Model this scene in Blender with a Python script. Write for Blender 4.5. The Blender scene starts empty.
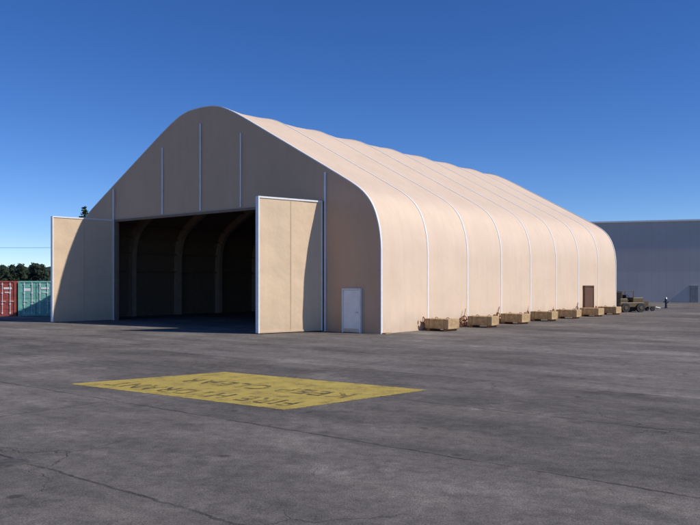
import bpy, math, random, bmesh
from mathutils import Vector, Matrix, noise
random.seed(7)
R=math.radians
scene=bpy.context.scene
EYE=2.4
# ------------------------------------------------------------------ materials
def new_mat(name):
    m=bpy.data.materials.new(name); m.use_nodes=True
    nt=m.node_tree; b=nt.nodes['Principled BSDF']
    return m,nt,b
def mat(name,col,rough=0.6,metal=0.0,var=0.12,scale=3.0,bump=0.0,bscale=20.0,dirt=None,spec=0.5):
    m,nt,b=new_mat(name)
    tc=nt.nodes.new('ShaderNodeTexCoord')
    n=nt.nodes.new('ShaderNodeTexNoise'); n.inputs['Scale'].default_value=scale; n.inputs['Detail'].default_value=6
    nt.links.new(tc.outputs['Object'],n.inputs['Vector'])
    r=nt.nodes.new('ShaderNodeValToRGB')
    c1=[c*(1-var) for c in col]; c2=[min(1,c*(1+var)) for c in col]
    if dirt: c1=dirt
    r.color_ramp.elements[0].position=0.3; r.color_ramp.elements[0].color=(*c1,1)
    r.color_ramp.elements[1].position=0.65; r.color_ramp.elements[1].color=(*c2,1)
    nt.links.new(n.outputs['Fac'],r.inputs['Fac'])
    nt.links.new(r.outputs['Color'],b.inputs['Base Color'])
    b.inputs['Roughness'].default_value=rough; b.inputs['Metallic'].default_value=metal
    b.inputs['Specular IOR Level'].default_value=spec
    if bump>0:
        n2=nt.nodes.new('ShaderNodeTexNoise'); n2.inputs['Scale'].default_value=bscale; n2.inputs['Detail'].default_value=4
        nt.links.new(tc.outputs['Object'],n2.inputs['Vector'])
        bp=nt.nodes.new('ShaderNodeBump'); bp.inputs['Strength'].default_value=1; bp.inputs['Distance'].default_value=bump
        nt.links.new(n2.outputs['Fac'],bp.inputs['Height']); nt.links.new(bp.outputs['Normal'],b.inputs['Normal'])
    return m
def N(nt,t,**kw):
    n=nt.nodes.new(t)
    for k,v in kw.items(): setattr(n,k,v)
    return n
def math_(nt,op,a,b=None,c=None):
    n=nt.nodes.new('ShaderNodeMath'); n.operation=op
    for i,v in enumerate((a,b,c)):
        if v is None: continue
        if isinstance(v,(int,float)): n.inputs[i].default_value=v
        else: nt.links.new(v,n.inputs[i])
    return n.outputs[0]
def noise_(nt,vec,scale,detail=4,rough=.55):
    n=nt.nodes.new('ShaderNodeTexNoise'); n.inputs['Scale'].default_value=scale; n.inputs['Detail'].default_value=detail; n.inputs['Roughness'].default_value=rough
    nt.links.new(vec,n.inputs['Vector']); return n.outputs['Fac']
def mrange(nt,v,a,b,c,d):
    n=nt.nodes.new('ShaderNodeMapRange'); n.inputs[1].default_value=a; n.inputs[2].default_value=b; n.inputs[3].default_value=c; n.inputs[4].default_value=d
    nt.links.new(v,n.inputs[0]); return n.outputs[0]
def fabric(name,col,rough,spec,bump=.05,bs=.7,seam=0):
    """coated fabric: soft mottling, rain streaks down the wall, dust at the foot"""
    m,nt,b=new_mat(name); tc=N(nt,'ShaderNodeTexCoord'); P=tc.outputs['Object']
    sep=N(nt,'ShaderNodeSeparateXYZ'); nt.links.new(P,sep.inputs[0])
    mp=N(nt,'ShaderNodeMapping'); mp.inputs['Scale'].default_value=(1.0,1.6,.12); nt.links.new(P,mp.inputs['Vector'])
    v=math_(nt,'MULTIPLY',mrange(nt,noise_(nt,P,.5,6,.6),.3,.7,.96,1.03),mrange(nt,noise_(nt,mp.outputs[0],1.6,6,.7),.3,.7,.96,1.03))
    foot=math_(nt,'ADD',sep.outputs['Z'],mrange(nt,noise_(nt,P,1.2,5,.7),.2,.8,-.5,.5))
    v=math_(nt,'MULTIPLY',v,mrange(nt,foot,-.1,1.1,.84,1.0))
    if seam:
        w=math_(nt,'PINGPONG',sep.outputs['Y'],BAY_/4)
        ln=mrange(nt,w,.012,.03,.955,1.0)
        v=math_(nt,'MULTIPLY',v,ln)
    c=N(nt,'ShaderNodeVectorMath',operation='SCALE'); c.inputs[0].default_value=col; nt.links.new(v,c.inputs['Scale'])
    nt.links.new(c.outputs[0],b.inputs['Base Color'])
    b.inputs['Roughness'].default_value=rough; b.inputs['Specular IOR Level'].default_value=spec
    bp=N(nt,'ShaderNodeBump'); bp.inputs['Distance'].default_value=bump; nt.links.new(noise_(nt,P,bs,4),bp.inputs['Height']); nt.links.new(bp.outputs[0],b.inputs['Normal'])
    return m
BAY_=4.17
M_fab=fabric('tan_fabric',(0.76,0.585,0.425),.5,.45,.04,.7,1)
M_fabg=fabric('gable_fabric',(0.63,0.42,0.275),.7,.3,.06,.8)  # same tan cloth as the skin; shade and warm bounce put into the colour
M_leaf=fabric('door_fabric',(0.72,0.545,0.365),.6,.3,.05,1.0)
M_seam=mat('fabric_seam',(0.60,0.45,0.30),0.7,var=0.06,scale=2)
M_white=mat('white_strap',(0.80,0.80,0.79),0.45,var=0.06,scale=4)
M_rib=mat('inner_frame',(0.50,0.37,0.27),0.5,var=0.12)
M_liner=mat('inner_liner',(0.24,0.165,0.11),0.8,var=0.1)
M_door=mat('door_paint',(0.88,0.88,0.86),0.4,var=0.05)
M_dark=mat('dark_rubber',(0.025,0.025,0.025),0.7,var=0.2)
M_brown=mat('brown_door',(0.12,0.06,0.03),0.6)
M_greydoor=mat('grey_door',(0.24,0.25,0.26),0.6)
M_block=mat('tan_block_paint',(0.50,0.35,0.18),0.8,var=0.15,scale=4,bump=0.01,bscale=30,dirt=(0.33,0.21,0.10))
M_rust=mat('rusty_steel',(0.30,0.13,0.06),0.8,metal=0.2,var=0.3,scale=15)
M_strap=mat('tan_webbing',(0.36,0.24,0.12),0.8,var=0.2,scale=8)
M_steel=mat('galvanised_steel',(0.45,0.45,0.45),0.4,metal=0.7)
M_iron=mat('cast_iron',(0.10,0.09,0.08),0.8,metal=0.1,var=.35,scale=9)
M_olive=mat('machine_paint',(0.12,0.085,0.04),0.5,var=0.2,scale=6)
M_bark=mat('bark',(0.10,0.07,0.05),0.9,var=0.3,scale=8)
M_wood=mat('pole_wood',(0.13,0.10,0.07),0.9,var=0.3,scale=8)
M_cont_r=mat('container_red',(0.38,0.08,0.06),0.6,var=0.2,scale=3,dirt=(0.24,0.06,0.05))
M_cont_g=mat('container_teal',(0.20,0.48,0.41),0.6,var=0.15,scale=3,dirt=(0.13,0.35,0.30))
M_blue=mat('blue_paint',(0.04,0.05,0.09),0.6)
def foliage(name,c1,c2,scale=0.5):
    m,nt,b=new_mat(name)
    tc=nt.nodes.new('ShaderNodeTexCoord'); n=nt.nodes.new('ShaderNodeTexNoise'); n.inputs['Scale'].default_value=scale; n.inputs['Detail'].default_value=5
    nt.links.new(tc.outputs['Object'],n.inputs['Vector'])
    r=nt.nodes.new('ShaderNodeValToRGB'); r.color_ramp.elements[0].position=.35; r.color_ramp.elements[1].position=.65
    r.color_ramp.elements[0].color=(*c1,1); r.color_ramp.elements[1].color=(*c2,1)
    nt.links.new(n.outputs['Fac'],r.inputs['Fac']); nt.links.new(r.outputs['Color'],b.inputs['Base Color'])
    b.inputs['Roughness'].default_value=.8; b.inputs['Specular IOR Level'].default_value=.1
    return m
M_tree=foliage('treeline_foliage',(0.018,0.030,0.022),(0.04,0.056,0.034),.15)
M_con=foliage('conifer_foliage',(0.015,0.03,0.012),(0.05,0.08,0.03),1.2)

def asphalt_mat():
    m,nt,b=new_mat('asphalt')
    tc=N(nt,'ShaderNodeTexCoord'); P=tc.outputs['Object']
    mp=N(nt,'ShaderNodeMapping'); mp.vector_type='POINT'; mp.inputs['Rotation'].default_value=(0,0,R(38.17))
    nt.links.new(P,mp.inputs['Vector'])
    mp2=N(nt,'ShaderNodeMapping'); mp2.inputs['Scale'].default_value=(0.3,1,1); nt.links.new(mp.outputs[0],mp2.inputs['Vector'])
    big=noise_(nt,P,0.16,6,.65); mid=noise_(nt,mp2.outputs[0],0.8,7,.7); fine=noise_(nt,P,4.5,6,.8); grain=noise_(nt,P,38,4,.9)
    v=math_(nt,'MULTIPLY',mrange(nt,big,.3,.7,.70,1.34),mrange(nt,mid,.25,.75,.68,1.36))
    v=math_(nt,'MULTIPLY',v,mrange(nt,fine,.25,.75,.58,1.42))
    v=math_(nt,'MULTIPLY',v,mrange(nt,grain,.25,.75,.2,1.8))
    sep=N(nt,'ShaderNodeSeparateXYZ'); nt.links.new(mp.outputs[0],sep.inputs[0])
    wob=mrange(nt,noise_(nt,P,1.3,5,.7),0,1,-.10,.10)
    ywob=math_(nt,'ADD',sep.outputs['Y'],wob)
    lane=math_(nt,'FLOOR',math_(nt,'DIVIDE',math_(nt,'ADD',ywob,32.9),3.8))
    wn=N(nt,'ShaderNodeTexWhiteNoise',noise_dimensions='1D'); nt.links.new(lane,wn.inputs['W'])
    v=math_(nt,'MULTIPLY',v,mrange(nt,wn.outputs['Value'],0,1,.84,1.16))
    st=noise_(nt,P,0.45,7,.75); v=math_(nt,'MULTIPLY',v,mrange(nt,st,.55,.66,1.0,.68))
    v=math_(nt,'MULTIPLY',v,mrange(nt,st,.34,.45,1.4,1.0))
    vd2=N(nt,'ShaderNodeTexVoronoi'); vd2.inputs['Scale'].default_value=.9; nt.links.new(P,vd2.inputs['Vector'])
    drip=mrange(nt,math_(nt,'ADD',vd2.outputs['Distance'],mrange(nt,fine,0,1,-.05,.05)),.05,.09,.6,1)
    v=math_(nt,'MULTIPLY',v,drip)
    def seam(comp,off,period,w):
        x=math_(nt,'ADD',math_(nt,'ADD',sep.outputs[comp],wob),off)
        x=math_(nt,'PINGPONG',x,period/2)
        return mrange(nt,x,w*.4,w,1,0)
    s1=seam('Y',-5.1+38,3.8,.035); s2=seam('X',1.7,11.5,.03)
    gate=mrange(nt,noise_(nt,P,0.8,4,.7),.36,.58,.15,1)
    sm=math_(nt,'MULTIPLY',math_(nt,'MAXIMUM',s1,s2),gate)
    vd=N(nt,'ShaderNodeVectorMath',operation='ADD')
    nn=N(nt,'ShaderNodeTexNoise'); nn.inputs['Scale'].default_value=1.2; nn.inputs['Detail'].default_value=5; nt.links.new(P,nn.inputs['Vector'])
    nt.links.new(P,vd.inputs[0]); nt.links.new(nn.outputs['Color'],vd.inputs[1])
    vo=N(nt,'ShaderNodeTexVoronoi',feature='DISTANCE_TO_EDGE'); vo.inputs['Scale'].default_value=.22; nt.links.new(vd.outputs[0],vo.inputs['Vector'])
    ck=mrange(nt,vo.outputs['Distance'],.001,.004,1,0)
    ck=math_(nt,'MULTIPLY',ck,mrange(nt,noise_(nt,P,.25,3),.47,.57,0,.6))
    sm=math_(nt,'MAXIMUM',sm,ck)
    v=math_(nt,'MULTIPLY',v,mrange(nt,sm,0,1,1,.45))
    tint=N(nt,'ShaderNodeMix',data_type='RGBA'); nt.links.new(mrange(nt,mid,.3,.7,0,1),tint.inputs['Factor'])
    tint.inputs[6].default_value=(.146,.131,.120,1); tint.inputs[7].default_value=(.172,.152,.132,1)
    sc=N(nt,'ShaderNodeVectorMath',operation='SCALE'); nt.links.new(tint.outputs[2],sc.inputs[0]); nt.links.new(v,sc.inputs['Scale'])
    nt.links.new(sc.outputs[0],b.inputs['Base Color'])
    b.inputs['Roughness'].default_value=.92; b.inputs['Specular IOR Level'].default_value=.2
    bp=N(nt,'ShaderNodeBump'); bp.inputs['Distance'].default_value=.018; bp.inputs['Strength'].default_value=.9
    h=math_(nt,'ADD',grain,math_(nt,'MULTIPLY',sm,-1.0)); nt.links.new(h,bp.inputs['Height']); nt.links.new(bp.outputs[0],b.inputs['Normal'])
    return m
M_asph=asphalt_mat()
def yellow_mat():
    m,nt,b=new_mat('yellow_paint'); tc=N(nt,'ShaderNodeTexCoord'); P=tc.outputs['Object']
    a=noise_(nt,P,1.8,7,.8); g=noise_(nt,P,34,4,.9)
    k=math_(nt,'ADD',math_(nt,'MULTIPLY',a,.6),math_(nt,'MULTIPLY',g,.4))
    r=N(nt,'ShaderNodeValToRGB'); e=r.color_ramp.elements
    e[0].position=.39; e[0].color=(.16,.12,.06,1); e[1].position=.48; e[1].color=(.43,.315,.06,1)
    x=r.color_ramp.elements.new(.64); x.color=(.58,.44,.10,1)
    nt.links.new(k,r.inputs[0]); nt.links.new(r.outputs[0],b.inputs['Base Color']); b.inputs['Roughness'].default_value=.8
    return m
M_yel=yellow_mat()
def text_mat():
    m,nt,b=new_mat('worn_black_paint'); tc=N(nt,'ShaderNodeTexCoord'); P=tc.outputs['Object']
    a=noise_(nt,P,2.6,6,.75); g=noise_(nt,P,30,4,.85)
    k=math_(nt,'ADD',math_(nt,'MULTIPLY',a,.65),math_(nt,'MULTIPLY',g,.35))
    r=N(nt,'ShaderNodeValToRGB'); e=r.color_ramp.elements
    e[0].position=.45; e[0].color=(.06,.05,.03,1); e[1].position=.58; e[1].color=(.43,.315,.06,1)
    nt.links.new(k,r.inputs[0]); nt.links.new(r.outputs[0],b.inputs['Base Color']); b.inputs['Roughness'].default_value=.85
    return m
M_text=text_mat()
def siding_mat():
    m,nt,b=new_mat('grey_siding'); tc=N(nt,'ShaderNodeTexCoord'); P=tc.outputs['Object']
    sep=N(nt,'ShaderNodeSeparateXYZ'); nt.links.new(P,sep.inputs[0])
    w=math_(nt,'PINGPONG',sep.outputs['X'],.45); groove=mrange(nt,w,.01,.05,.92,1)
    v=math_(nt,'MULTIPLY',groove,mrange(nt,noise_(nt,P,.25,4),.3,.7,.94,1.06))
    low=mrange(nt,sep.outputs['Z'],3.85,3.9,1.10,1.0); v=math_(nt,'MULTIPLY',v,low)
    c=N(nt,'ShaderNodeVectorMath',operation='SCALE'); c.inputs[0].default_value=(.46,.44,.425); nt.links.new(v,c.inputs['Scale'])
    nt.links.new(c.outputs[0],b.inputs['Base Color']); b.inputs['Roughness'].default_value=.6
    return m
M_siding=siding_mat()

# ------------------------------------------------------------------ helpers
def obj(name,verts,faces,material,parent=None,smooth=False):
    me=bpy.data.meshes.new(name); me.from_pydata([tuple(v) for v in verts],[],faces); me.update()
    if smooth:
        for p in me.polygons: p.use_smooth=True
    o=bpy.data.objects.new(name,me); scene.collection.objects.link(o)
    me.materials.append(material)
    if parent: o.parent=parent
    return o
def empty(name,loc,rz=0):
    e=bpy.data.objects.new(name,None); e.location=loc; e.rotation_euler=(0,0,rz); e.empty_display_size=.3
    scene.collection.objects.link(e); return e
class MB:
    def __init__(s): s.v=[]; s.f=[]
    def box(s,c,d,rot=None):
        b=len(s.v)
        for x in(-.5,.5):
            for y in(-.5,.5):
                for z in(-.5,.5):
                    p=Vector((x*d[0],y*d[1],z*d[2]))
                    if rot: p=rot@p
                    s.v.append(p+Vector(c))
        for f in((0,1,3,2),(4,6,7,5),(0,4,5,1),(2,3,7,6),(0,2,6,4),(1,5,7,3)): s.f.append([b+i for i in f])
    def cyl(s,a,b_,r1,r2=None,n=16):
        r2=r1 if r2 is None else r2
        a=Vector(a);b_=Vector(b_);d=(b_-a).normalized(); u=d.orthogonal().normalized(); w=d.cross(u); k=len(s.v)
        for p,r in((a,r1),(b_,r2)):
            for i in range(n):
                t=2*math.pi*i/n; s.v.append(p+u*r*math.cos(t)+w*r*math.sin(t))
        for i in range(n): s.f.append([k+i,k+(i+1)%n,k+n+(i+1)%n,k+n+i])
        s.f.append([k+i for i in range(n)][::-1]); s.f.append([k+n+i for i in range(n)])
    def tube(s,pts,r,n=8):
        for a,b in zip(pts,pts[1:]): s.cyl(a,b,r,r,n)
    def ring(s,c,axis,R_,r,n=18,m=6,arc=1.0):
        axis=Vector(axis).normalized(); u=axis.orthogonal().normalized(); w=axis.cross(u)
        pts=[Vector(c)+u*R_*math.cos(2*math.pi*arc*i/n)+w*R_*math.sin(2*math.pi*arc*i/n) for i in range(n+1)]
        s.tube(pts,r,m)
    def make(s,name,material,parent=None,bevel=0,smooth=False):
        o=obj(name,s.v,s.f,material,parent,smooth)
        if bevel:
            md=o.modifiers.new('b','BEVEL'); md.width=bevel; md.segments=2; md.limit_method='ANGLE'
        return o

# ------------------------------------------------------------------ ground
S=1500
obj('ground',[(-S,-S,0),(S,-S,0),(S,S,0),(-S,S,0)],[(0,1,2,3)],M_asph)
mh=empty('manhole_cover',(-4.55,9.85,0))
b=MB(); b.cyl((0,0,-.02),(0,0,.008),.27,.26,32); b.make('frame',M_iron,mh)
b=MB(); b.cyl((0,0,.008),(0,0,.014),.22,.22,32)
for i in range(-2,3):
    w_=math.sqrt(max(.0,.20**2-(i*.075)**2))*2
    b.box((0,i*.075,.016),(w_,.025,.006))
b.make('lid',M_iron,mh)

# ------------------------------------------------------------------ hangar
ANG=R(-38.17)
C=Vector((1.47,35.1,0))
LX=Vector((math.cos(ANG),math.sin(ANG),0)); LY=Vector((-math.sin(ANG),math.cos(ANG),0))
def loc(x,y,z=0): return C+LX*x+LY*y+Vector((0,0,z))
H=empty('fabric_hangar',C,ANG)
HW=12.98; BAY=BAY_; NB=8; LEN=BAY*NB
half=[(0,0),(0,1.5),(0,3.0),(0,4.0),(.05,4.7),(.19,5.4),(.46,6.10),(.88,6.68),(1.55,7.22),(3.0,8.06),(5.17,9.27),(7.33,10.47),(9.3,11.56),(10.4,12.12),(11.2,12.45),(11.9,12.61),(12.45,12.66),(HW,12.67)]
full=half+[(2*HW-t,h) for t,h in reversed(half[:-1])]
def cr(p0,p1,p2,p3,t):
    return tuple(.5*((2*b)+(-a+c)*t+(2*a-5*b+4*c-d)*t*t+(-a+3*b-3*c+d)*t**3) for a,b,c,d in zip(p0,p1,p2,p3))
prof=[]
for i in range(len(full)-1):
    p0=full[max(i-1,0)];p3=full[min(i+2,len(full)-1)]
    for k in range(4): prof.append(cr(p0,full[i],full[i+1],p3,k/4))
prof.append(full[-1])
prof=[(min(max(t,0),2*HW),max(h,0)) for t,h in prof]
nor=[]
for i in range(len(prof)):
    a=prof[max(i-1,0)];b=prof[min(i+1,len(prof)-1)]
    dx,dy=b[0]-a[0],b[1]-a[1];l=math.hypot(dx,dy); nor.append((-dy/l,dx/l))
def ptl(i,off,y):
    t,h=prof[i];n=nor[i]; return (-(t+n[0]*off),y,max(h+n[1]*off,0))
v=[];f=[];SUB=12;npf=len(prof)
for bay in range(NB):
    amp0=.11*random.uniform(.8,1.2)
    base=len(v)
    for k in range(SUB+1):
        w=k/SUB; y=(bay+w)*BAY
        for i in range(npf):
            h=prof[i][1]; t=prof[i][0]; am=amp0*min(1,.15+h/7)
            env=min(1,5*w*(1-w))
            wr=.04*noise.noise(Vector((y*.9,t*.35,h*.4)))*env
            wr+=.015*math.sin(h*2.6+bay*1.7+noise.noise(Vector((y,h,bay)))*2)*env*(1-min(1,t/3))*(abs(w-.5)*2)
            v.append(ptl(i,-am*(4*w*(1-w))+wr,y))
    for k in range(SUB):
        for i in range(npf-1):
            a=base+k*npf+i; f.append((a,a+1,a+npf+1,a+npf))
obj('roof_skin',v,f,M_fab,H,True)
v=[];f=[]
for k in range(NB*2+1):
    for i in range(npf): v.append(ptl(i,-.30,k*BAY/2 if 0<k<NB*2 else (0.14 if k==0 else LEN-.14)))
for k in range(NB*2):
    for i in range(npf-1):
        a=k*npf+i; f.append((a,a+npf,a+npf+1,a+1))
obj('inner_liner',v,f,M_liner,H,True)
def band(name,y,w,o1,o2,m,smooth=False):
    v=[];f=[]
    for i in range(npf):
        v+= [ptl(i,o2,y-w/2),ptl(i,o2,y+w/2),ptl(i,o1,y+w/2),ptl(i,o1,y-w/2)]
    for k in range(npf-1):
        a=4*k
        for j in range(4): f.append((a+j,a+(j+1)%4,a+4+(j+1)%4,a+4+j))
    return obj(name,v,f,m,H,smooth)
for k in range(NB+1):
    yy=k*BAY
    if k==0: yy=.05
    if k==NB: yy=LEN-.05
    band(f'rib_strap_{k}',yy,.12,-.03,.018,M_white)
    yi=max(.45,min(LEN-.45,k*BAY))
    band(f'inner_arch_{k}',yi,.34,-.80,-.28,M_rib)
pl=MB()
for t_i in range(8,npf-8,7):
    a=ptl(t_i,-.5,.3); b=ptl(t_i,-.5,LEN-.3)
    pl.cyl(a,b,.05,.05,8)
pl.make('purlins',M_liner,H)
OPL,OPR,OPH=3.55,21.35,6.55
def topat(t):
    for i in range(npf-1):
        if prof[i][0]<=t<=prof[i+1][0] and prof[i+1][0]>prof[i][0]:
            k=(t-prof[i][0])/(prof[i+1][0]-prof[i][0]); return prof[i][1]+k*(prof[i+1][1]-prof[i][1])
    return 4.0
ts=sorted(set([round(p[0],4) for p in prof]+[OPL,OPR]+[0.5*i for i in range(0,52)]))
ts=[t for t in ts if 0<=t<=2*HW]
def gable(name,y,opening,m,billow=0):
    v=[];f=[]
    for a,b in zip(ts,ts[1:]):
        if b-a<1e-3: continue
        bot=OPH if (opening and a>=OPL-1e-4 and b<=OPR+1e-4) else 0
        n=10
        base=len(v)
        for t in (a,b):
            tp=topat(t)
            if t<1e-3 or t>2*HW-1e-3: tp=4.0
            for k in range(n+1):
                z=bot+(tp-bot)*k/n
                e=billow*math.sin(math.pi*k/n)*noise.noise(Vector((t*.45,z*.35,3)))
                v.append((-t,y+e,z))
        for k in range(n): f.append((base+k,base+n+1+k,base+n+2+k,base+k+1))
    o=obj(name,v,f,m,H,True)
    bm=bmesh.new(); bm.from_mesh(o.data); bmesh.ops.remove_doubles(bm,verts=bm.verts,dist=.002); bm.to_mesh(o.data); bm.free()
    return o
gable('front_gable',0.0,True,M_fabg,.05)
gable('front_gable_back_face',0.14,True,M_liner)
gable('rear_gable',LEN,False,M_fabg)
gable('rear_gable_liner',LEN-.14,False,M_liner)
tr=MB()
for t in (9.55,HW-.05,16.45):
    tp=topat(t)-.95; b0=6.64
    tr.box((-t,-.045,(b0+tp)/2),(.08,.05,tp-b0))
for t in(3.42,21.52):
    tp=topat(t)-.3
    tr.box((-t,-.055,tp/2),(.09,.07,tp))
tr.make('gable_straps',M_white,H)
hd=MB(); hd.box((-(OPL+OPR)/2,-.02,OPH-.06),(OPR-OPL-.02,.16,.14))
for t in(OPL+.07,OPR-.07): hd.box((-t,.06,OPH/2-.07),(.14,.2,OPH-.14))
hd.make('opening_frame',M_liner,H)
pd=MB(); pd.box((-1.72,-.06,1.05),(1.0,.06,2.06)); pd.make('personnel_door',M_door,H,.01)
pf=MB()
for x in(-1.72-.54,-1.72+.54): pf.box((x,-.06,1.08),(.07,.12,2.16))
pf.box((-1.72,-.06,2.125),(1.0,.12,.07)); pf.make('personnel_door_frame',M_white,H)
ph=MB(); ph.box((-1.36,-.12,1.0),(.13,.05,.03)); ph.box((-1.72,-.095,.12),(.9,.01,.16)); ph.make('personnel_door_hardware',M_steel,H)
sd=MB(); sd.box((.05,26.9,1.05),(.12,1.7,2.1)); sd.make('side_door',M_brown,H)
sf=MB()
for y in(26.9-.9,26.9+.9): sf.box((.06,y,1.1),(.18,.1,2.2))
sf.box((.06,26.9,2.2),(.18,1.9,.1)); sf.make('side_door_frame',M_brown,H)
bs=MB()
for k in range(NB+1):
    y=min(max(k*BAY,.3),LEN-.3); bs.box((.0,y,.025),(.5,.5,.05)); bs.box((-2*HW,y,.025),(.5,.5,.05))
bs.make('base_plates',M_strap,H)
def leaf(name,a,b,h=6.55,th=.22):
    a=Vector((*a,0));b=Vector((*b,0));d=b-a;L=d.length;d.normalize();n=Vector((-d.y,d.x,0))
    if n.x<0:n=-n
    rot=Matrix((( d.x,n.x,0),(d.y,n.y,0),(0,0,1)))
    m=(a+b)/2
    for sgn,nm in((1,'outer_fabric'),(-1,'inner_fabric')):
        v=[];f=[];nu,nv=24,36
        for i in range(nu+1):
            for j in range(nv+1):
                u=i/nu;w=j/nv
                bil=-.03*abs(math.sin(math.pi*u*2))*math.sin(math.pi*w)-.02+.025*noise.noise(Vector((u*3,w*6,sgn)))*min(1,abs(u-.5)*6)
                p=a+d*(.06+(L-.12)*u)+n*sgn*(th/2+bil); v.append((p.x,p.y,.12+(h-.2)*w))
        for i in range(nu):
            for j in range(nv):
                q=i*(nv+1)+j; f.append((q,q+1,q+nv+2,q+nv+1))
        obj(name+'_'+nm,v,f,M_leaf,H,True)
    fr=MB()
    for p in (a+d*.03,b-d*.03): fr.box((p.x,p.y,h/2+.02),(.07,th+.05,h-.04),rot)
    fr.box((m.x,m.y,h-.04),(L-.14,th+.04,.08),rot)
    fr.make(name+'_frame',M_white,H)
    s=MB(); s.box((m.x,m.y,h/2),(.05,th-.01,h-.24),rot)
    s.box((m.x,m.y,.08),(L-.14,th+.04,.08),rot)
    s.make(name+'_seams',M_seam,H)
    wv=MB()
    for p in (a+d*.5,b-d*.3): wv.cyl((p.x-n.x*.06,p.y-n.y*.06,.07),(p.x+n.x*.06,p.y+n.y*.06,.07),.07)
    wv.make(name+'_wheels',M_dark,H)
leaf('door_leaf_a',(-3.62,-.14),(-4.60,-3.66))
leaf('door_leaf_b',(-21.42,-.14),(-22.0,-4.1))

# ------------------------------------------------------------------ ballast blocks
for k in range(1,NB):
    p=loc(1.05+random.uniform(-.1,.1),k*BAY-.15+random.uniform(-.15,.15))
    e=empty('concrete_ballast_block',p,ANG+R(random.uniform(-5,5)))
    b=MB(); b.box((0,0,.36),(1.45,1.0,.5)); b.make('block',M_block,e,.03)
    b=MB()
    for x in(-.5,.5): b.box((x,0,.055),(.16,.98,.11))
    b.make('skids',M_rust,e)
    b=MB()
    for x in(-.35,.35): b.ring((x,0,.60),(0,1,0),.08,.015,12,6)
    b.make('lifting_eyes',M_rust,e)
    b=MB()
    for x in(-.45,.45): b.box((x,0,.362),(.05,1.010,.508))
    b.make('lashing_straps',M_strap,e)
    b=MB()
    j=lambda s=.06: random.uniform(-s,s)
    b.cyl((-.98,-.35,0),(-.98+j(),-.35,.62),.03); b.cyl((-1.0,-.75,0),(-1.0+j(),-.75,.5),.03)
    b.ring((-.98,-.36,.50+j()),(.3+j(.3),1,0),.15,.028,14,6); b.ring((-.98,-.36,.22),(.2+j(.2),1,.2),.17,.03,14,6)
    b.ring((-1.0,-.76,.40+j()),(.5+j(.3),1,0),.13,.028,14,6); b.ring((-1.0,-.78,.15),(0,1,.3),.14,.028,14,6)
    b.tube([(-1.0,-.7,.55),(-.8,-.5,.35+j()),(-.72,-.2,.5+j()),(-.6,0,.62)],.025,6)
    b.tube([(-.98,-.35,.6),(-1.02,-.1,1.0)],.02,6)
    b.make('chain_coils',M_rust,e)

# ------------------------------------------------------------------ painted marking
A=Vector((-6.69,17.65,0));B=Vector((-3.39,20.04,0));D=Vector((1.73,16.65,0));E=Vector((-1.23,14.02,0))
mk=empty('pavement_marking',(0,0,0))
def edge(p,q,n=120):
    out=[]
    d=(q-p); nn=Vector((-d.y,d.x,0)).normalized()
    for i in range(n):
        out.append(p+d*i/n+nn*(.035*noise.noise(Vector((p.x+i*.35,i*.45,0)))+random.uniform(-.014,.014)))
    return out
ring_=edge(A,E)+edge(E,D)+edge(D,B)+edge(B,A)
obj('yellow_rectangle',[p+Vector((0,0,.004)) for p in ring_],[list(range(len(ring_)))],M_yel,mk)
xa=(A-E).normalized(); ya=Vector((-xa.y,xa.x,0))
def text(body,name,right_pt,width,height):
    cu=bpy.data.curves.new(name,'FONT'); cu.body=body; cu.offset=.012; cu.space_character=1.15
    o=bpy.data.objects.new(name,cu); scene.collection.objects.link(o); bpy.context.view_layer.update()
    me=bpy.data.meshes.new_from_object(o.evaluated_get(bpy.context.evaluated_depsgraph_get()))
    bpy.data.objects.remove(o)
    xs=[q.co.x for q in me.vertices];ys=[q.co.y for q in me.vertices]
    x0,x1,y0,y1=min(xs),max(xs),min(ys),max(ys)
    for q in me.vertices:
        a=(q.co.x-x0)/(x1-x0)*width; b=(q.co.y-y0)/(y1-y0)*height
        q.co=right_pt+xa*a+ya*b+Vector((0,0,.008))
    me.materials.append(M_text)
    o=bpy.data.objects.new(name,me); scene.collection.objects.link(o); o.parent=mk
ix=-ya
text('FIRE HYDRANT','lettering_fire_hydrant',E+xa*.25+ix*.95,5.5,.62)
text('KEEP CLEAR','lettering_keep_clear',E+xa*-.1+ix*2.4,4.9,.66)

# ------------------------------------------------------------------ background building
bang=math.atan2(-.3,.954)
Bd=empty('warehouse_building',(31.6,96.5,0),bang)
w=MB(); w.box((35,15,5.15),(70,30,10.3)); w.make('walls',M_siding,Bd)
w=MB(); w.box((35,15,10.36),(70.4,30.4,.2)); w.make('roof_parapet',M_white,Bd)
w=MB(); w.box((12.2,-.05,1.05),(.9,.12,2.1)); w.box((33,-.05,2.5),(5,.12,5)); w.make('doors',M_greydoor,Bd)
w=MB(); w.box((12.2,-.03,2.15),(1.1,.16,.08)); w.make('door_lintel',M_steel,Bd)
w=MB()
for x in(22,40): w.cyl((x,-.1,0),(x,-.1,10.2),.06)
w.make('downpipes',M_steel,Bd)

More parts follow.
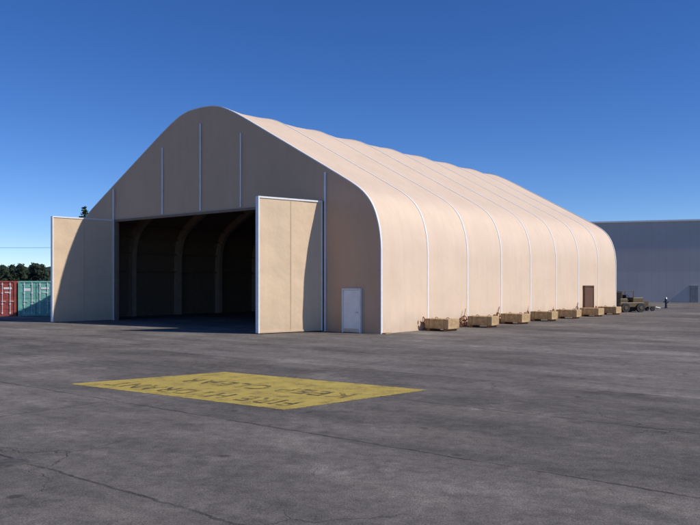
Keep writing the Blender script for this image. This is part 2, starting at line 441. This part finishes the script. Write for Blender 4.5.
# ------------------------------------------------------------------ machine by the hangar
T=empty('tow_tractor',(23.4,62.3,0),R(14))
b=MB(); b.box((0,0,.62),(2.3,1.35,.42)); b.box((.62,0,1.02),(1.0,1.15,.42)); b.box((-.75,0,.98),(.7,1.25,.35)); b.make('body',M_olive,T,.05)
b=MB(); b.box((-.15,0,.95),(.45,.6,.12)); b.box((-.36,0,1.22),(.1,.6,.45)); b.make('seat',M_dark,T,.03)
b=MB()
for x in(-.95,.15):
    for y in(-.58,.58): b.cyl((x,y,.8),(x,y,1.72),.03)
b.box((-.4,0,1.74),(1.25,1.25,.05)); b.box((-.9,0,1.42),(.05,1.1,.5)); b.make('canopy_frame',M_olive,T)
b=MB()
for x in(-.72,.72):
    for y in(-.72,.72): b.cyl((x,y-.12,.38),(x,y+.12,.38),.38,.38,20)
b.make('wheels',M_dark,T)
b=MB()
for x in(-.72,.72):
    for y in(-.85,.85): b.cyl((x,y-.02,.38),(x,y+.02,.38),.15)
b.cyl((.15,0,1.0),(0,0,1.3),.02); b.ring((0,0,1.3),(1,0,.6),.17,.02); b.box((1.25,0,.45),(.2,1.3,.15)); b.box((-1.35,0,.42),(.5,.1,.08)); b.make('hubs_and_steering',M_olive,T)
K=empty('equipment_cart',(25.6,64.5,0),R(8))
b=MB(); b.box((0,0,.42),(1.8,1.0,.1)); b.box((-.2,0,.68),(1.0,.7,.4)); b.make('deck',M_olive,K,.02)
b=MB()
for x in(-.6,.6):
    for y in(-.45,.45): b.cyl((x,y-.07,.2),(x,y+.07,.2),.2)
b.make('wheels',M_dark,K)
b=MB(); b.tube([(.9,0,.4),(1.6,0,.25)],.03); b.make('drawbar',M_steel,K)
F=empty('fire_hydrant',(30.8,72,0))
b=MB(); b.cyl((0,0,0),(0,0,.08),.17); b.cyl((0,0,.08),(0,0,.85),.11); b.cyl((0,0,.85),(0,0,.9),.15); b.cyl((-.2,0,.62),(.2,0,.62),.06); b.cyl((0,-.22,.55),(0,0,.55),.08); b.cyl((-.23,0,.62),(-.2,0,.62),.08); b.cyl((.2,0,.62),(.23,0,.62),.08); b.make('barrel',M_blue,F)
b=MB(); b.cyl((0,0,.9),(0,0,1.06),.12,.05); b.cyl((0,0,1.06),(0,0,1.12),.035); b.make('cap',M_steel,F)

# ------------------------------------------------------------------ containers
def container(m,x,y,ang,L=6.06):
    e=empty('shipping_container',(x,y,0),ang)
    Wd,Ht=2.44,2.59
    v=[];f=[]
    def wall(p0,p1,nrm):
        p0=Vector(p0);p1=Vector(p1);d=(p1-p0);Ln=d.length;d.normalize();n=int(Ln/.14);b0=len(v)
        for i in range(n+1):
            o=(.0 if i%4 in(0,1) else -.035)
            p=p0+d*(Ln*i/n)+Vector(nrm)*o; v.append((p.x,p.y,.16)); v.append((p.x,p.y,Ht-.12))
        for i in range(n): f.append((b0+2*i,b0+2*i+2,b0+2*i+3,b0+2*i+1))
    wall((0.03,.08,0),(0.03,L-.08,0),(-1,0,0)); wall((Wd-.03,.08,0),(Wd-.03,L-.08,0),(1,0,0)); wall((.08,L-.03,0),(Wd-.08,L-.03,0),(0,1,0))
    obj('corrugated_walls',v,f,m,e)
    b=MB()
    for xx in(.08,Wd-.08):
        for yy in(.08,L-.08): b.box((xx,yy,Ht/2),(.16,.16,Ht))
    for xx in(.08,Wd-.08):
        for zz in(.08,Ht-.06): b.box((xx,L/2,zz),(.14,L-.34,.12))
    for yy in(.08,L-.08):
        for zz in(.08,Ht-.06): b.box((Wd/2,yy,zz),(Wd-.34,.14,.12))
    b.box((Wd/2,L/2,Ht-.07),(Wd-.3,L-.3,.04)); b.box((Wd/2,L/2,.12),(Wd-.3,L-.3,.04))
    for s in(0,1):
        cx=Wd/2+(-.54 if s==0 else .54)
        b.box((cx,.08,Ht/2),(1.04,.06,Ht-.28))
        for z in(.55,.95,1.35,1.75,2.15): b.box((cx,.045,z),(.96,.02,.07))
    b.make('frame_and_doors',m,e)
    b=MB()
    for xx in(.42,.95,1.49,2.02):
        b.cyl((xx,.0,.15),(xx,.0,Ht-.12),.02,n=8)
        for z in(.25,.9,1.7,2.35): b.box((xx,.01,z),(.1,.05,.07))
        b.box((xx+.1,-.01,1.1),(.3,.03,.04))
    b.box((1.85,.03,2.05),(.55,.012,.14)); b.box((1.85,.03,1.75),(.4,.012,.08))
    b.box((.6,.03,1.95),(.5,.012,.2))
    b.make('lock_rods_and_markings',M_white,e)
ca=R(14)
dx,dy=math.cos(ca),math.sin(ca)
container(M_cont_g,-24.35,54.2,ca)
container(M_cont_r,-24.35-2.56*dx,54.2-2.56*dy,ca)
container(M_cont_r,-24.35-5.3*dx,54.2-5.3*dy+.3,ca)

# ------------------------------------------------------------------ trees
def leafquad(v,f,p,s):
    d=Vector((random.gauss(0,1),random.gauss(0,1),random.gauss(0,.8))).normalized(); u=d.orthogonal().normalized(); w=d.cross(u)
    b=len(v); a=random.uniform(.6,1.3)
    v+= [p+u*s*a,p+w*s*.8,p-u*s,p-w*s*.7*a]; f.append((b,b+1,b+2,b+3))
def conifer(x,y,h,r):
    e=empty('conifer_tree',(x,y,0))
    b=MB(); b.cyl((0,0,0),(0,0,h*.5),.28,.17,10); b.cyl((0,0,h*.5),(0,0,h*.97),.17,.03,8)
    v=[];f=[]
    z=1.5
    while z<h:
        rr=r*(1-z/h)**.8+.12; nb=max(4,int(9*(1-z/h)+3))
        for k in range(nb):
            a=random.uniform(0,6.283); L=rr*random.uniform(.65,1.15)
            tip=Vector((math.cos(a)*L,math.sin(a)*L,z-L*.22)); b.cyl((0,0,z),tip,.035,.01,5)
            for j in range(int(10+L*16)):
                t=random.uniform(.15,1.05); p=Vector((0,0,z)).lerp(tip,t)+Vector((random.gauss(0,.13),random.gauss(0,.13),random.gauss(-.05,.09)))
                leafquad(v,f,p,random.uniform(.08,.17))
        z+=h*.03
    b.make('trunk_and_limbs',M_bark,e); obj('foliage',v,f,M_con,e)
conifer(-32.3,90,11.7,3.0)
v=[];f=[]
x=-330
def ridge(x): return 10.1+1.5*noise.noise(Vector((x*.018,0,0)))+.9*noise.noise(Vector((x*.09,4,0)))
while x<140:
    y=252+random.uniform(-10,10); r=random.uniform(2.2,3.4); hz=ridge(x)*random.uniform(.9,1.06)
    pts=[]
    for j in range(8):
        pts.append((Vector((x+random.gauss(0,r*.55),y+random.gauss(0,1.6),hz*random.uniform(.2,.9)-r*.2)),r*random.uniform(.35,.6)))
    for c,rr in pts:
        b0=len(v); nu,nv_=7,5
        for a in range(nv_+1):
            for q in range(nu):
                th=math.pi*a/nv_; ph=2*math.pi*q/nu
                p=c+Vector((math.sin(th)*math.cos(ph),math.sin(th)*math.sin(ph),math.cos(th)))*rr*random.uniform(.65,.95); v.append(p)
        for a in range(nv_):
            for q in range(nu): f.append((b0+a*nu+q,b0+a*nu+(q+1)%nu,b0+(a+1)*nu+(q+1)%nu,b0+(a+1)*nu+q))
    for j in range(130):
        c,rr=random.choice(pts); d=Vector((random.gauss(0,1),random.gauss(0,1),random.gauss(0,.8))).normalized()
        p=c+d*rr*random.uniform(.8,1.12); p.z=max(p.z,.3); leafquad(v,f,p,random.uniform(.22,.5))
    x+=random.uniform(1.4,2.4)
obj('distant_treeline',v,f,M_tree)
v=[];f=[];nx=240
for i in range(nx+1):
    xx=-420+640*i/nx
    for j,(yy,hh) in enumerate(((262,0),(272,.8),(290,.97),(330,.9),(420,0))):
        v.append((xx,yy+random.uniform(-1.5,1.5),hh*(ridge(xx)-.9)+ (random.uniform(-.5,.6) if hh else 0)))
for i in range(nx):
    for j in range(4):
        a=i*5+j; f.append((a,a+5,a+6,a+1))
obj('wooded_hill',v,f,M_tree)

def pole(x,y):
    e=empty('utility_pole',(x,y,0)); b=MB(); b.cyl((0,0,0),(0,0,9.4),.16,.11); b.box((0,0,8.9),(.12,1.8,.12)); b.make('pole',M_wood,e)
    b=MB()
    for yy in(-.8,0,.8): b.cyl((0,yy,8.96),(0,yy,9.2),.05)
    b.make('insulators',M_steel,e)
    return e
p1=pole(-85,118); p2=pole(-20,118)
b=MB()
for yy in(-.8,.8):
    pts=[]
    for i in range(25):
        t=i/24; pts.append((65*t,yy,9.2-1.1*4*t*(1-t)))
    b.tube(pts,.012,5)
b.make('power_line',M_dark,p1)

# ------------------------------------------------------------------ light
behind=R(18); EL=R(40)
sd_=LX*math.cos(behind)+LY*math.sin(behind)
tow=Vector((sd_.x*math.cos(EL),sd_.y*math.cos(EL),math.sin(EL)))
sun=bpy.data.lights.new('sun','SUN'); sun.energy=4.1; sun.angle=R(.53); sun.color=(1,.94,.85)
so=bpy.data.objects.new('sun',sun); scene.collection.objects.link(so); so.rotation_euler=tow.to_track_quat('Z','Y').to_euler(); so.location=(40,0,40)
az=math.atan2(sd_.x,sd_.y)
W=bpy.data.worlds.new('World'); scene.world=W; W.use_nodes=True; nt=W.node_tree
sk=nt.nodes.new('ShaderNodeTexSky'); sk.sky_type='NISHITA'; sk.sun_disc=False; sk.sun_elevation=EL; sk.sun_rotation=az; sk.altitude=2500; sk.air_density=.95; sk.dust_density=.05; sk.ozone_density=4.5
hs=nt.nodes.new('ShaderNodeHueSaturation'); hs.inputs['Hue'].default_value=.512; hs.inputs['Saturation'].default_value=1.22; hs.inputs['Value'].default_value=1.2
nt.links.new(sk.outputs[0],hs.inputs['Color'])
bg=nt.nodes['Background']; nt.links.new(hs.outputs[0],bg.inputs[0]); bg.inputs[1].default_value=.105
# ------------------------------------------------------------------ camera
cam=bpy.data.cameras.new('camera'); cam.lens=38.0; cam.sensor_width=36; cam.shift_y=.03; cam.clip_end=5000; cam.clip_start=.1
co=bpy.data.objects.new('camera',cam); scene.collection.objects.link(co); co.location=(0,0,EYE); co.rotation_euler=(R(90),0,0); scene.camera=co
scene.view_settings.view_transform='Standard'; scene.view_settings.look='None'; scene.view_settings.exposure=0
